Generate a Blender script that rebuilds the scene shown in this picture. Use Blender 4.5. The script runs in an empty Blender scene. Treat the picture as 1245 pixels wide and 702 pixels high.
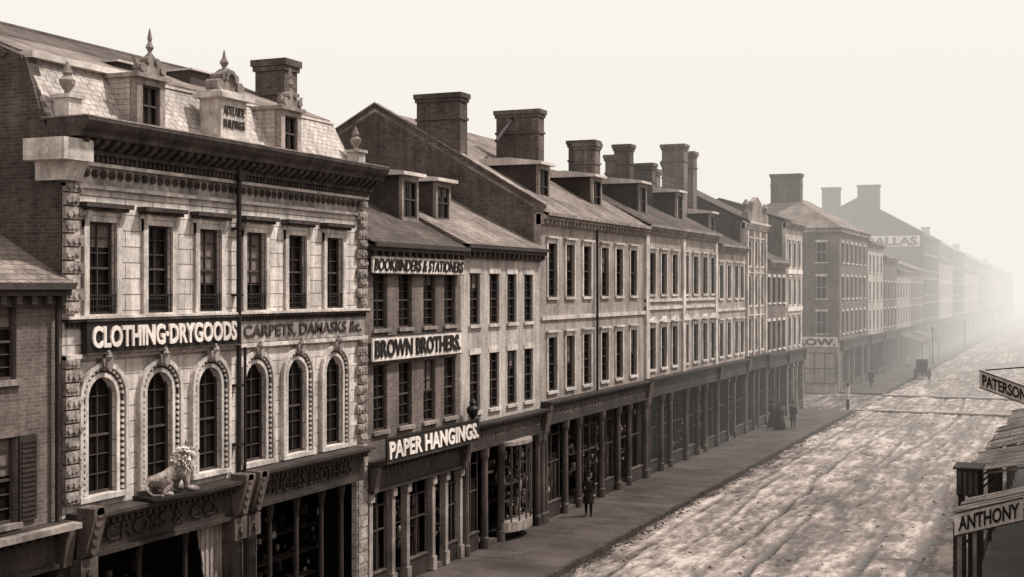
import bpy, bmesh, math, random
from mathutils import Vector, noise, Matrix
random.seed(7)
R=random.random
TH=math.atan(688/1600.0)
scene=bpy.context.scene
COL=scene.collection

# ------------------------------------------------------------ materials
def sep(v):
    k=1-min(1,v/0.5)
    return (v*(1.10+.15*k), v*(0.97-.03*k), v*(0.895-.07*k), 1)

def mat(name,v,rough=.9,var=.3,ns=.7,fine=12,bump=.2,streak=0.,brick=None,mode='wall',spec=.2,bdist=.02):
    m=bpy.data.materials.new(name); m.use_nodes=True
    nt=m.node_tree; N=nt.nodes; L=nt.links
    bs=N['Principled BSDF']; bs.inputs['Roughness'].default_value=rough
    bs.inputs['Specular IOR Level'].default_value=spec
    tc=N.new('ShaderNodeTexCoord'); vec=tc.outputs['Object']
    fac=None
    if brick:
        w,h,mv,ms,v2=brick
        sx=N.new('ShaderNodeSeparateXYZ'); L.new(vec,sx.inputs[0])
        cb=N.new('ShaderNodeCombineXYZ')
        if mode=='wall':
            a=N.new('ShaderNodeMath'); a.operation='ADD'; L.new(sx.outputs[0],a.inputs[0]); L.new(sx.outputs[1],a.inputs[1])
            L.new(a.outputs[0],cb.inputs[0]); L.new(sx.outputs[2],cb.inputs[1])
        elif mode=='roof':
            a=N.new('ShaderNodeMath'); a.operation='MULTIPLY'; L.new(sx.outputs[2],a.inputs[0]); a.inputs[1].default_value=1.9
            L.new(sx.outputs[0],cb.inputs[0]); L.new(a.outputs[0],cb.inputs[1])
        else:
            L.new(sx.outputs[1],cb.inputs[0]); L.new(sx.outputs[0],cb.inputs[1])
        bt=N.new('ShaderNodeTexBrick'); L.new(cb.outputs[0],bt.inputs['Vector'])
        bt.inputs['Scale'].default_value=1; bt.inputs['Brick Width'].default_value=w
        bt.inputs['Row Height'].default_value=h; bt.inputs['Mortar Size'].default_value=ms
        bt.inputs['Color1'].default_value=sep(v); bt.inputs['Color2'].default_value=sep(v2); bt.inputs['Mortar'].default_value=sep(mv)
        bt.inputs['Mortar Smooth'].default_value=.3
        col=bt.outputs['Color']; fac=bt.outputs['Fac']
    else:
        rg=N.new('ShaderNodeRGB'); rg.outputs[0].default_value=sep(v); col=rg.outputs[0]
    def nz(scale,det,lo,hi,mp=None):
        n=N.new('ShaderNodeTexNoise'); n.inputs['Scale'].default_value=scale; n.inputs['Detail'].default_value=det
        n.inputs['Roughness'].default_value=.65
        if mp:
            q=N.new('ShaderNodeMapping'); q.inputs['Scale'].default_value=mp; L.new(vec,q.inputs[0]); L.new(q.outputs[0],n.inputs['Vector'])
        else: L.new(vec,n.inputs['Vector'])
        r=N.new('ShaderNodeMapRange'); r.inputs['From Min'].default_value=.33; r.inputs['From Max'].default_value=.67
        r.inputs['To Min'].default_value=lo; r.inputs['To Max'].default_value=hi; L.new(n.outputs[0],r.inputs[0])
        return n,r.outputs[0]
    n1,a=nz(ns,4,1-var,1+var*.45)
    n2,c=nz(fine,2,1-var*.5,1+var*.35)
    mu=N.new('ShaderNodeMath'); mu.operation='MULTIPLY'; L.new(a,mu.inputs[0]); L.new(c,mu.inputs[1]); cur=mu.outputs[0]
    if streak:
        n3,e=nz(1,4,1-streak,1.08,(3.5,3.5,.28))
        m2=N.new('ShaderNodeMath'); m2.operation='MULTIPLY'; L.new(cur,m2.inputs[0]); L.new(e,m2.inputs[1]); cur=m2.outputs[0]
    vs=N.new('ShaderNodeVectorMath'); vs.operation='SCALE'; L.new(col,vs.inputs[0]); L.new(cur,vs.inputs['Scale'])
    L.new(vs.outputs[0],bs.inputs['Base Color'])
    if bump:
        bp=N.new('ShaderNodeBump'); bp.inputs['Strength'].default_value=bump; bp.inputs['Distance'].default_value=bdist
        if fac is not None:
            iv=N.new('ShaderNodeMath'); iv.operation='SUBTRACT'; L.new(n2.outputs[0],iv.inputs[0]); L.new(fac,iv.inputs[1]); L.new(iv.outputs[0],bp.inputs['Height'])
        else: L.new(n2.outputs[0],bp.inputs['Height'])
        L.new(bp.outputs[0],bs.inputs['Normal'])
    return m

MT=dict(
 ashlar=mat('pale_ashlar',.60,var=.34,ns=.6,streak=.42,bump=.45,brick=(.95,.36,.26,.016,.74)),
 frieze=mat('grimy_frieze_stone',.42,var=.5,ns=1.,streak=.6,bump=.4),
 quoin=mat('quoin_stone',.36,var=.65,ns=2.5,fine=18,bump=.8,streak=.4),
 trim=mat('light_stone_trim',.62,var=.4,ns=1.2,streak=.42),
 trim2=mat('mid_stone_trim',.30,var=.5,streak=.45),
 darktrim=mat('brown_painted_trim',.05,var=.5,rough=.7),
 cornice_dark=mat('dark_cornice',.07,var=.6,ns=2,streak=.45),
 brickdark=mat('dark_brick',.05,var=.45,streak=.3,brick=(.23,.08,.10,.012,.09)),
 brickmid=mat('mid_brick',.11,var=.35,streak=.35,brick=(.23,.08,.18,.012,.17)),
 brickgable=mat('gable_brick',.065,var=.5,ns=.5,streak=.35,brick=(.23,.08,.125,.014,.12)),
 bricklight=mat('pale_brick',.40,var=.3,streak=.42,brick=(.23,.08,.5,.012,.5)),
 brickrow=mat('row_brick',.29,var=.3,streak=.42,brick=(.23,.08,.37,.012,.37)),
 stucco=mat('stucco',.38,var=.35,streak=.45),
 slate=mat('dark_slate',.05,var=.5,brick=(.3,.2,.03,.012,.09),mode='roof'),
 slatelight=mat('light_slate',.16,var=.55,brick=(.3,.2,.08,.016,.23),mode='roof'),
 scale=mat('fishscale_slate',.42,var=.35,streak=.35,brick=(.26,.24,.2,.016,.52),mode='roof'),
 tin=mat('tin_roof',.6,var=.3,rough=.6,streak=.2),
 glass=mat('dark_window_glass',.010,rough=.25,var=.4,bump=.08,fine=2,spec=.2),
 blind=mat('window_blind',.15,var=.5),
 sash=mat('window_sash',.06,var=.3),
 sashl=mat('light_window_sash',.35,var=.3),
 iron=mat('black_iron',.02,var=.3,rough=.5),
 board=mat('dark_sign_board',.018,var=.4,rough=.6),
 white=mat('white_paint',.74,var=.28,ns=1.5,streak=.3,bump=.05),
 letterdark=mat('dark_letter_paint',.02,var=.3,bump=0),
 letterlight=mat('light_letter_paint',.72,var=.3,bump=0),
 lettermid=mat('gilt_letter_paint',.11,var=.4,bump=0),
 shop=mat('shopfront_paint',.042,var=.55,rough=.6,streak=.25),
 shopl=mat('pale_shopfront_paint',.34,var=.5,rough=.6,streak=.45),
 shopm=mat('brown_shopfront_paint',.11,var=.55,rough=.6,streak=.45),
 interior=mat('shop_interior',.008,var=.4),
 goodsl=mat('pale_goods',.30,var=.7,ns=4,fine=30),
 goodsd=mat('dark_goods',.035,var=.7,ns=4,fine=30),
 wood=mat('weathered_wood',.17,var=.5,fine=20,brick=(4.,.24,.05,.015,.22),mode='flat'),
 awnwood=mat('grey_awning_boards',.36,var=.6,fine=20,brick=(5.,.22,.1,.02,.46),mode='flat'),
 walk=mat('sidewalk_planks',.05,var=.55,ns=.45,fine=9,rough=.6,spec=.3,brick=(6.,.28,.025,.014,.07),mode='flat'),
 kerb=mat('kerb_timber',.05,var=.6,ns=3),
 cloth=mat('dark_cloth',.018,var=.4),
 cloth2=mat('grey_cloth',.05,var=.4),
 skin=mat('skin',.38,var=.1,bump=0),
 hair=mat('hair',.03,var=.2),
 lion=mat('gilded_lion',.24,var=.75,ns=4,rough=.6),
 mane=mat('lion_mane',.62,var=.65,ns=7),
 horse=mat('horse_coat',.04,var=.3),
 chimlight=mat('pale_chimney_brick',.14,var=.5,streak=.45,brick=(.23,.08,.22,.014,.23)),
)

# ------------------------------------------------------------ builder
class Bld:
    def __init__(s,name,loc=(0,0,0),D=19.8,sg=1,**mats):
        s.name=name; s.loc=Vector(loc); s.D=D; s.sg=sg; s.parts={}; s.mats=mats; s.kids=[]; s.smooth=set()
    def Y(s,o): return s.D-s.sg*o
    def add(s,p,vs,fs):
        L=s.parts.setdefault(p,([],[])); n=len(L[0]); L[0].extend(vs); L[1].extend([tuple(i+n for i in f) for f in fs])
    def wbox(s,p,x0,x1,y0,y1,z0,z1):
        v=[(x,y,z) for z in (z0,z1) for y in (y0,y1) for x in (x0,x1)]
        s.add(p,v,[(0,1,3,2),(4,6,7,5),(0,4,5,1),(2,3,7,6),(0,2,6,4),(1,5,7,3)])
    def box(s,p,u0,u1,o0,o1,z0,z1): s.wbox(p,u0,u1,s.Y(o1),s.Y(o0),z0,z1)
    def quad(s,p,pts): s.add(p,[(u,s.Y(o),z) for u,o,z in pts],[tuple(range(len(pts)))])
    def prism(s,p,pts,axis,a0,a1):
        n=len(pts)
        f={'o':lambda a,b,c:(a,s.Y(c),b),'u':lambda a,b,c:(c,s.Y(a),b),'z':lambda a,b,c:(a,s.Y(b),c)}[axis]
        v=[f(a,b,a0) for a,b in pts]+[f(a,b,a1) for a,b in pts]
        fs=[tuple(range(n)),tuple(range(2*n-1,n-1,-1))]+[(i,(i+1)%n,n+(i+1)%n,n+i) for i in range(n)]
        s.add(p,v,fs)
    def disc(s,p,u,z,r,o0,o1,n=10,a0=0.):
        s.prism(p,[(u+r*math.cos(a0+2*math.pi*i/n),z+r*math.sin(a0+2*math.pi*i/n)) for i in range(n)],'o',o0,o1)
    def lathe(s,p,u,o,prof,n=10):
        v=[];fs=[]
        for r,z in prof:
            for i in range(n):
                a=2*math.pi*i/n; v.append((u+r*math.cos(a),s.Y(o)+r*math.sin(a),z))
        for k in range(len(prof)-1):
            for i in range(n):
                j=(i+1)%n; fs.append((k*n+i,k*n+j,(k+1)*n+j,(k+1)*n+i))
        fs.append(tuple(range(n))); fs.append(tuple(range((len(prof)-1)*n,len(prof)*n)))
        s.add(p,v,fs)
    def rod(s,p,a,b,r,n=6,r2=None):
        a=Vector(a);b=Vector(b);d=(b-a).normalized(); t=d.orthogonal().normalized(); w=d.cross(t)
        if r2 is None:r2=r
        v=[];
        for q,rr in((a,r),(b,r2)):
            for i in range(n):
                an=2*math.pi*i/n; v.append(tuple(q+(t*math.cos(an)+w*math.sin(an))*rr))
        s.add(p,v,[(i,(i+1)%n,n+(i+1)%n,n+i) for i in range(n)]+[tuple(range(n)),tuple(range(2*n-1,n-1,-1))])
    def wall(s,p,u0,u1,z0,z1,ops,o=0,depth=.22):
        us=sorted(set([u0,u1]+[a for q in ops for a in q[:2]])); zs=sorted(set([z0,z1]+[a for q in ops for a in q[2:4]]))
        for i in range(len(us)-1):
            for k in range(len(zs)-1):
                cu=(us[i]+us[i+1])/2; cz=(zs[k]+zs[k+1])/2
                if any(q[0]<cu<q[1] and q[2]<cz<q[3] for q in ops): continue
                s.quad(p,[(us[i],o,zs[k]),(us[i+1],o,zs[k]),(us[i+1],o,zs[k+1]),(us[i],o,zs[k+1])])
        for q in ops:
            a,b,c,d=q[:4]; e=o-depth
            s.quad(p,[(a,o,c),(a,e,c),(a,e,d),(a,o,d)]); s.quad(p,[(b,o,c),(b,e,c),(b,e,d),(b,o,d)])
            s.quad(p,[(a,o,c),(b,o,c),(b,e,c),(a,e,c)]); s.quad(p,[(a,o,d),(b,o,d),(b,e,d),(a,e,d)])
            if len(q)>4 and q[4]:
                r=(b-a)/2; m=(a+b)/2; sp=d-r; n=8
                for sgn in(-1,1):
                    arc=[(m+sgn*r*math.cos(t*math.pi/2/n),sp+r*math.sin(t*math.pi/2/n)) for t in range(n+1)]
                    cor=(m+sgn*r,d)
                    for t in range(n):
                        s.quad(p,[(cor[0],o,cor[1]),(arc[t][0],o,arc[t][1]),(arc[t+1][0],o,arc[t+1][1])])
                        s.quad(p,[(arc[t][0],o,arc[t][1]),(arc[t+1][0],o,arc[t+1][1]),(arc[t+1][0],e,arc[t+1][1]),(arc[t][0],e,arc[t][1])])
    def window(s,uc,w,z0,z1,arch=False,o=0,lod=0,blindp=.3,sash='sashes',rec=.17):
        g=o-rec; a=uc-w/2;b=uc+w/2
        s.quad('glass',[(a,g,z0),(b,g,z0),(b,g,z1),(a,g,z1)])
        if R()<blindp:
            f=.2+.5*R(); zb=z1-(z1-z0)*f
            s.quad('blinds',[(a+.04,g+.012,zb),(b-.04,g+.012,zb),(b-.04,g+.012,z1),(a+.04,g+.012,z1)])
        t=.05; f0=g+.02; f1=g+.08
        s.box(sash,a,a+t,f0,f1,z0,z1); s.box(sash,b-t,b,f0,f1,z0,z1)
        s.box(sash,a+t,b-t,f0,f1,z0,z0+.06); s.box(sash,a+t,b-t,f0,f1,z1-.05,z1)
        zm=(z0+z1)/2; s.box(sash,a+t,b-t,f0,f1-.01,zm-.025,zm+.025)
        if lod<2:
            s.box(sash,uc-.012,uc+.012,f0,f1-.02,z0+.07,zm-.03); s.box(sash,uc-.012,uc+.012,f0,f1-.02,zm+.03,z1-.06)
        if lod<1:
            for k in (1,2):
                zz=z0+(zm-z0)*k/3; s.box(sash,a+t,b-t,f0,f1-.03,zz-.01,zz+.01)
                zz=zm+(z1-zm)*k/3; s.box(sash,a+t,b-t,f0,f1-.03,zz-.01,zz+.01)
        return (a,b,z0,z1,arch)
    def text(s,st,u0,u1,z0,z1,o,m,name='lettering',bold=.02,shear=0.,fitloc=None,ext=.02):
        c=bpy.data.curves.new(name,'FONT'); c.body=st; c.extrude=ext; c.offset=bold; c.shear=shear; c.resolution_u=3
        ob=bpy.data.objects.new('tmp_text',c); COL.objects.link(ob)
        bpy.context.view_layer.update()
        dg=bpy.context.evaluated_depsgraph_get()
        me=bpy.data.meshes.new_from_object(ob.evaluated_get(dg)); me.name=name
        bpy.data.objects.remove(ob); bpy.data.curves.remove(c)
        xs_=[q.co.x for q in me.vertices]; ys_=[q.co.y for q in me.vertices]; x0,x1,y0,y1=min(xs_),max(xs_),min(ys_),max(ys_)
        sx=(u1-u0)/(x1-x0); sy=(z1-z0)/(y1-y0)
        M=Matrix.Translation((u0,s.Y(o),z0)) if fitloc is None else fitloc
        me.transform(M@Matrix.Rotation(math.pi/2,4,'X')@Matrix.Diagonal((sx,sy,1,1))@Matrix.Translation((-x0,-y0,0)))
        me.materials.clear(); me.materials.append(m)
        ob=bpy.data.objects.new(name,me); COL.objects.link(ob)
        s.kids.append(ob); return ob
    def finish(s):
        e=bpy.data.objects.new(s.name,None); COL.objects.link(e); e.location=s.loc; e.empty_display_size=.5
        for p,(v,f) in s.parts.items():
            me=bpy.data.meshes.new(p); me.from_pydata([tuple(q) for q in v],[],f); me.update()
            bm=bmesh.new(); bm.from_mesh(me); bmesh.ops.recalc_face_normals(bm,faces=bm.faces); bm.to_mesh(me); bm.free()
            if p in s.smooth:
                for q in me.polygons:q.use_smooth=True
            me.materials.append(s.mats.get(p) or DEF.get(p) or MT['trim'])
            ob=bpy.data.objects.new(p,me); COL.objects.link(ob); ob.parent=e; ob.location=-s.loc
        for ob in s.kids:
            ob.parent=e; ob.location=-s.loc
        return e
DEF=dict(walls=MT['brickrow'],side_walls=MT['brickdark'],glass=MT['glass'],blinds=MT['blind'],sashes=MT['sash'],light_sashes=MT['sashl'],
 roof=MT['slate'],cornice=MT['trim2'],sills=MT['trim'],lintels=MT['trim'],shop_front=MT['shop'],fascia=MT['shop'],columns=MT['shopl'],
 interior=MT['interior'],goods_light=MT['goodsl'],goods_dark=MT['goodsd'],downpipe=MT['iron'],coping=MT['trim2'],chimney=MT['brickgable'],
 chimney_pots=MT['trim2'],dormer_walls=MT['darktrim'],dormer_roof=MT['tin'],sign_board=MT['board'],white_board=MT['white'],
 ornament=MT['quoin'],quoins=MT['quoin'],iron=MT['iron'],string_course=MT['trim'],posts=MT['shop'],boards=MT['awnwood'],timber=MT['wood'],
 dormer_frame=MT['trim2'],light_chimney=MT['chimlight'],consoles=MT['shopm'],shop_sills=MT['shopm'])

def chimney(b,u0,u1,o0,o1,z0,z1,pots=0,part='chimney'):
    b.box(part,u0,u1,o0,o1,z0,z1-.35)
    b.box(part,u0-.06,u1+.06,o0-.06,o1+.06,z1-.35,z1-.2); b.box(part,u0-.11,u1+.11,o0-.11,o1+.11,z1-.2,z1)
    b.box(part,u0-.05,u1+.05,o0-.05,o1+.05,z1-1.1,z1-1.0)
    for i in range(pots):
        o=o0+(o1-o0)*(i+.5)/pots; b.lathe('chimney_pots',(u0+u1)/2,o,[(.14,z1),(.11,z1+.2),(.14,z1+.25+.1*R())],8)

def goods(b,u0,u1,z0,z1,o,n=22):
    for i in range(n):
        u=u0+(u1-u0)*R(); w=.05+.13*R(); h=.08+.35*R(); z=z0+(z1-z0-h)*R(); p='goods_light' if R()<.4 else 'goods_dark'
        oo=o-.5*R()
        k=R()
        if k<.4: b.box(p,u-w/2,u+w/2,oo-.1,oo,z,z+h)
        elif k<.7: b.lathe(p,u,oo,[(w*.25,z),(w*.6,z+h*.4),(w*.5,z+h*.8),(w*.15,z+h)],7)
        else: b.disc(p,u,z+h/2,w*.7,oo-.03,oo,9)
    for k in range(1,4):
        zz=z0+(z1-z0)*k/4; b.box('goods_dark',u0,u1,o-.6,o-.15,zz-.015,zz+.015)

def shop(b,u0,u1,top,bays,lod=0,text=None,tm='lettermid',colstyle='pil',proj=.35):
    ft=top-.17; fb=top-.85
    b.box('shop_front',u0,u1,-.1,proj,ft,top-.07); b.box('shop_front',u0,u1,-.1,proj+.1,top-.07,top)
    b.box('fascia',u0,u1,-.1,.2,fb,ft)
    b.box('shop_front',u0,u1,-.1,.26,fb-.1,fb)
    nd=int((u1-u0)/.25)
    if lod==0:
        for i in range(nd):
            u=u0+(i+.5)*(u1-u0)/nd; b.box('shop_front',u-.05,u+.05,.2,proj-.06,ft-.12,ft)
    if text: b.text(text,u0+.6,u1-.6,fb+.2,ft-.2,.205,MT[tm],name='shop_name',bold=.0,ext=.01)
    for u in (u0+.16,u1-.16):
        b.prism('consoles',[(.2,fb-.15),(.3,fb-.1),(.42,ft-.1),(.42,ft+.02),(.2,ft+.02)],'u',u-.13,u+.13)
    n=len(bays); ws=sum(w for w,_ in bays); u=u0
    ct=fb-.1
    for i,(w,kind) in enumerate(bays):
        ua=u; ub=u+(u1-u0)*w/ws; u=ub
        for uu in ([ua+.14] if i else [ua+.16])+([ub-.16] if i==n-1 else []):
            if colstyle=='col':
                b.lathe('columns',uu,.12,[(.17,.15),(.17,.5),(.13,.55),(.115,ct-.45),(.17,ct-.3),(.19,ct-.02)],10)
            else:
                b.box('columns',uu-.1,uu+.1,-.1,.12,.15,ct-.01); b.box('columns',uu-.14,uu+.14,-.1,.17,.15,.6); b.box('columns',uu-.14,uu+.14,-.1,.18,ct-.3,ct-.012)
        a=ua+.28;c=ub-.16
        if kind=='w':
            b.box('shop_front',a,c,-.12,.02,.15,.75); b.box('shop_sills',a,c,-.12,.06,.75,.8)
            k=max(2,int((c-a)/.65))
            for j in range(k+1):
                x=a+(c-a)*j/k; b.box('sashes',x-.02,x+.02,-.08,-.03,.8,ct)
            for zz in ((.8+ct)/2,ct-.5): b.box('sashes',a,c,-.08,-.04,zz-.018,zz+.018)
            if lod<2: goods(b,a,c,.85,ct-.3,-.25,n=int(24*(c-a)) if lod==0 else 12)
        else:
            b.box('shop_front',a,c,-.85,-.78,.15,2.5); b.box('sashes',a+.1,c-.1,-.78,-.75,1.1,2.35)
            b.box('shop_front',a,c,-.12,-.05,2.7,2.78)
            b.box('shop_sills',a,c,-.8,.1,.15,.3)

def rowhouse(name,u0,u1,eave,ro,rz,wins,floors,ww,stop,bays,lod=0,style='plain',depth=13,parapet=False,text=None,sg=1,D=19.8,colstyle='pil',hood=False,blindp=.2,tm='lettermid',finish=True,strings=(),**mats):
    b=Bld(name,((u0+u1)/2,D,0),D=D,sg=sg,**mats)
    e=u1-.01; ops=[]
    for fi,(z0,z1) in enumerate(floors):
        for uc in wins:
            ops.append(b.window(uc,ww,z0,z1,lod=lod,blindp=blindp))
            b.box('sills',uc-ww/2-.09,uc+ww/2+.09,-.02,.09,z0-.11,z0+.003)
            b.box('lintels',uc-ww/2-.07,uc+ww/2+.07,-.02,.03,z1-.003,z1+.2)
            if style=='arch' and lod<2:
                b.box('lintels',uc-ww/2-.13,uc-ww/2,-.02,.05,z0,z1); b.box('lintels',uc+ww/2,uc+ww/2+.13,-.02,.05,z0,z1)
            if hood and fi==0:
                b.prism('lintels',[(uc-ww/2-.2,z1+.26),(uc+ww/2+.2,z1+.26),(uc+ww/2+.2,z1+.32),(uc,z1+.58),(uc-ww/2-.2,z1+.32)],'o',-.02,.2)
            elif style=='arch': b.box('lintels',uc-ww/2-.2,uc+ww/2+.2,-.02,.14,z1+.203,z1+.28)
    b.wall('walls',u0,e,stop-.2,eave,ops)
    for u in(u0,e): b.quad('walls',[(u,0,0),(u,-.3,0),(u,-.3,eave),(u,0,eave)])
    sl=(rz-eave)/ro; fb=stop-.85
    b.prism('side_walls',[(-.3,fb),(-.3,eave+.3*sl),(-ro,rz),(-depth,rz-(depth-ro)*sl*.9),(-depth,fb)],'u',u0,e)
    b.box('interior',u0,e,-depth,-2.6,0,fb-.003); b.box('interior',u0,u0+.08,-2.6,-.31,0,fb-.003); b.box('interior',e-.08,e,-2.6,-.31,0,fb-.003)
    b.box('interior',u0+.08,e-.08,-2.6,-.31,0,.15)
    ov=.32
    b.prism('roof',[(ov,eave-ov*sl+.1),(-ro,rz),(-ro,rz+.13),(ov,eave-ov*sl+.22)],'u',u0,e)
    b.prism('roof',[(-ro,rz),(-depth-.2,rz-(depth+.2-ro)*sl*.9),(-depth-.2,rz-(depth+.2-ro)*sl*.9+.13),(-ro,rz+.13)],'u',u0,e)
    b.box('cornice',u0,e,-.2,.12,eave-.42,eave-.2); b.box('cornice',u0,e,-.2,.28,eave-.2,eave-.07); b.box('cornice',u0,e,-.2,.4,eave-.07,eave+.07)
    if lod<2:
        n=int((u1-u0)/.42)
        for i in range(n):
            uu=u0+(i+.5)*(u1-u0)/n; b.box('cornice',uu-.07,uu+.07,.12,.26,eave-.36,eave-.2)
    for zz in strings: b.box('string_course',u0,e,-.02,.08,zz-.08,zz+.08)
    if parapet:
        h=.35
        b.prism('side_walls',[(.1,eave-.1),(.1,eave+h),(-ro,rz+h),(-depth,rz-(depth-ro)*sl*.9+h),(-depth,eave-1)],'u',u0+.002,u0+.34)
        b.prism('coping',[(.16,eave+h),(.16,eave+h+.06),(-ro,rz+h+.06),(-ro,rz+h)],'u',u0-.03,u0+.38)
        b.prism('coping',[(-ro,rz+h),(-ro,rz+h+.06),(-depth,rz-(depth-ro)*sl*.9+h+.06),(-depth,rz-(depth-ro)*sl*.9+h)],'u',u0-.03,u0+.38)
    shop(b,u0,e,stop,bays,lod=lod,text=text,colstyle=colstyle,tm=tm)
    if finish: b.finish()
    return b

def dormer(b,uc,w,of,z0,z1,ob,lod=0):
    a=uc-w/2;c=uc+w/2
    b.box('dormer_walls',a,c,ob,of-.12,z0,z1)
    b.window(uc,w-.3,z0+.25,z1-.18,o=of+.06,lod=1,blindp=.2)
    for x0,x1 in((a,a+.15),(c-.15,c)): b.box('dormer_frame',x0,x1,of-.12,of,z0,z1)
    b.box('dormer_frame',a+.15,c-.15,of-.12,of,z0,z0+.25); b.box('dormer_frame',a+.15,c-.15,of-.12,of,z1-.18,z1)
    b.prism('dormer_roof',[(of+.2,z1),(of+.2,z1+.12),((of+ob)/2,z1+.32),(ob,z1+.3),(ob,z1)],'u',a-.2,c+.2)

# ------------------------------------------------------------ building 0 (left, low brick)
b=rowhouse('brick_shop_house',10.,21.88,9.55,5,12.3,[12.2,14.2,16.2,18.2,20.15],[(4.75,6.5),(7.65,9.2)],.85,4.6,[(2,'w'),(1,'d'),(2,'w')],
   walls=MT['brickmid'],roof=MT['slatelight'],finish=False,cornice=MT['darktrim'],columns=MT['shop'],sills=MT['trim2'],lintels=MT['brickmid'])
for uc in (18.2,20.15):
    for sgn in(-1,1):
        x=uc+sgn*.7; b.box('shutters',x-.24,x+.24,.01,.06,4.75,6.5)
        for k in range(16): b.box('shutters',x-.2,x+.2,.06,.08,4.85+k*.1,4.9+k*.1)
b.mats['shutters']=MT['shop']; b.rod('downpipe',(21.6,19.68,4.6),(21.6,19.68,9.4),.05)
b.box('awning_edge',10.2,21.7,.45,.7,4.5,4.62); b.mats['awning_edge']=MT['shopl']
b.finish()

# ------------------------------------------------------------ building 1 : the clothing store
U0,U1=21.88,34.78
b=Bld('clothing_store_building',((U0+U1)/2,19.8,0),walls=MT['ashlar'],side_walls=MT['brickdark'],cornice=MT['cornice_dark'],
      roof=MT['slatelight'],sashes=MT['sash'])
cs=[23.1,25.07,27.02,29.0,30.98,32.96]
ops=[]
for c in cs:
    ops.append(b.window(c,.9,8.93,10.97,blindp=.35)); ops.append(b.window(c,.92,4.98,7.55,arch=True,blindp=.15))
    a=c-.45;d=c+.45
    b.box('window_surrounds',a-.16,a,-.02,.07,8.9,11.1); b.box('window_surrounds',d,d+.16,-.02,.07,8.9,11.1)
    b.box('window_surrounds',a,d,-.02,.07,10.965,11.1)
    b.box('window_surrounds',a-.22,d+.22,-.02,.1,11.1,11.2)
    b.box('hoods',a-.32,d+.32,-.02,.28,11.27,11.37); b.box('hoods',a-.26,d+.26,-.02,.19,11.2,11.27)
    for x in(a-.16,d+.04): b.prism('window_surrounds',[(.0,10.8),(.07,10.85),(.17,11.1),(.17,11.2),(0,11.2)],'u',x,x+.12)
    for k in range(9): b.rod('iron',(a+.05+k*.1,19.76,8.95),(a+.05+k*.1,19.76,9.35),.012,4)
    b.box('iron',a,d,.02,.05,9.33,9.37); b.box('iron',a,d,.02,.05,9.1,9.12)
    b.box('window_surrounds',a-.2,d+.2,-.02,.12,8.84,8.935)
    sp=7.55-.46
    for rr,w,pr,pt in((.46,.1,.05,'window_surrounds'),(.56,.13,.025,'arch_bands'),(.69,.1,.12,'window_surrounds')):
        n=12
        arc=[(c+(rr+w)*math.cos(math.pi*i/n),sp+(rr+w)*math.sin(math.pi*i/n)) for i in range(n+1)]
        ari=[(c+rr*math.cos(math.pi*i/n),sp+rr*math.sin(math.pi*i/n)) for i in range(n+1)]
        for i in range(n): b.prism(pt,[arc[i],arc[i+1],ari[i+1],ari[i]],'o',-.01,pr)
        for sgn in(-1,1):
            x0=c+sgn*rr;x1=c+sgn*(rr+w); b.box(pt,min(x0,x1),max(x0,x1),-.01,pr,4.98,sp)
    rb=.625
    pts=[(c-rb,5.05+i*.135) for i in range(15)]+[(c+rb,5.05+i*.135) for i in range(15)]+[(c+rb*math.cos(math.pi*(i+.5)/14),sp+.02+rb*math.sin(math.pi*(i+.5)/14)) for i in range(14)]
    for x,z in pts: b.disc('beads',x,z,.042,.0,.09,6)
    b.prism('keystones',[(c-.1,7.7),(c+.1,7.7),(c+.17,7.97),(c-.17,7.97)],'o',-.01,.2)
    b.disc('keystones',c,7.8,.1,.0,.26,8); b.lathe('keystones',c,.2,[(.05,7.92),(.1,8.0),(.03,8.14)],6)
    b.box('window_surrounds',c-.8,c+.8,-.02,.14,4.86,4.975)
b.mats['window_surrounds']=MT['trim']; b.mats['hoods']=MT['cornice_dark']; b.mats['beads']=MT['trim']; b.mats['keystones']=MT['quoin']; b.mats['arch_bands']=MT['cornice_dark']
b.wall('walls',U0,U1,4.6,11.72,ops); b.wall('frieze',U0,U1,11.72,12.6,[]); b.mats['frieze']=MT['frieze']
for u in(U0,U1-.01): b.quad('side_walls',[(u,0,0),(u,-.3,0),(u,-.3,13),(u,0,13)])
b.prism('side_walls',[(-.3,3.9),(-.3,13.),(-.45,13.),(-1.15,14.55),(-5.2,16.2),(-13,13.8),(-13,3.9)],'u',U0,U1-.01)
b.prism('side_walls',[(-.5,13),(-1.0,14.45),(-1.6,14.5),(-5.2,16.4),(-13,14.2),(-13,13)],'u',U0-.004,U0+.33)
b.prism('slate_verge',[(-1.6,14.5),(-5.2,16.4),(-5.2,16.55),(-1.5,14.62)],'u',U0-.06,U0+.6); b.mats['slate_verge']=MT['slate']
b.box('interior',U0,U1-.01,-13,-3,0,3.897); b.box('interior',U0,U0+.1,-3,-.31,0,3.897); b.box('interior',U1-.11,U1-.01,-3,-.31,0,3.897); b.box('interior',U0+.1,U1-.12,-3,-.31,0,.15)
for base in (U0,U1-.56):
    for i in range(26):
        z=4.9+i*.29
        if z>12.: break
        if 8.0<z<8.75: continue
        w=.54 if i%2 else .4
        x=base+(.0 if base==U0 else .54-w)
        b.box('quoins',x,x+w,-.02,.1+.02*R(),z,z+.25)
        for k in range(3): b.disc('quoins',x+w*(.2+.3*k),z+.125+.03*(R()-.5),.06+.02*R(),.1,.15,6,R())
b.box('string_course',U0,U1-.01,-.02,.12,7.98,8.08); b.box('string_course',U0,U1-.01,-.02,.2,8.843,8.9)
b.box('cornice',U0,U1-.01,-.02,.17,8.78,8.84)
nd=86
for i in range(nd):
    u=U0+.05+(i+.5)*(U1-U0-.1)/nd
    b.box('cornice',u-.04,u+.04,.0,.1,8.66,8.78)
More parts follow.
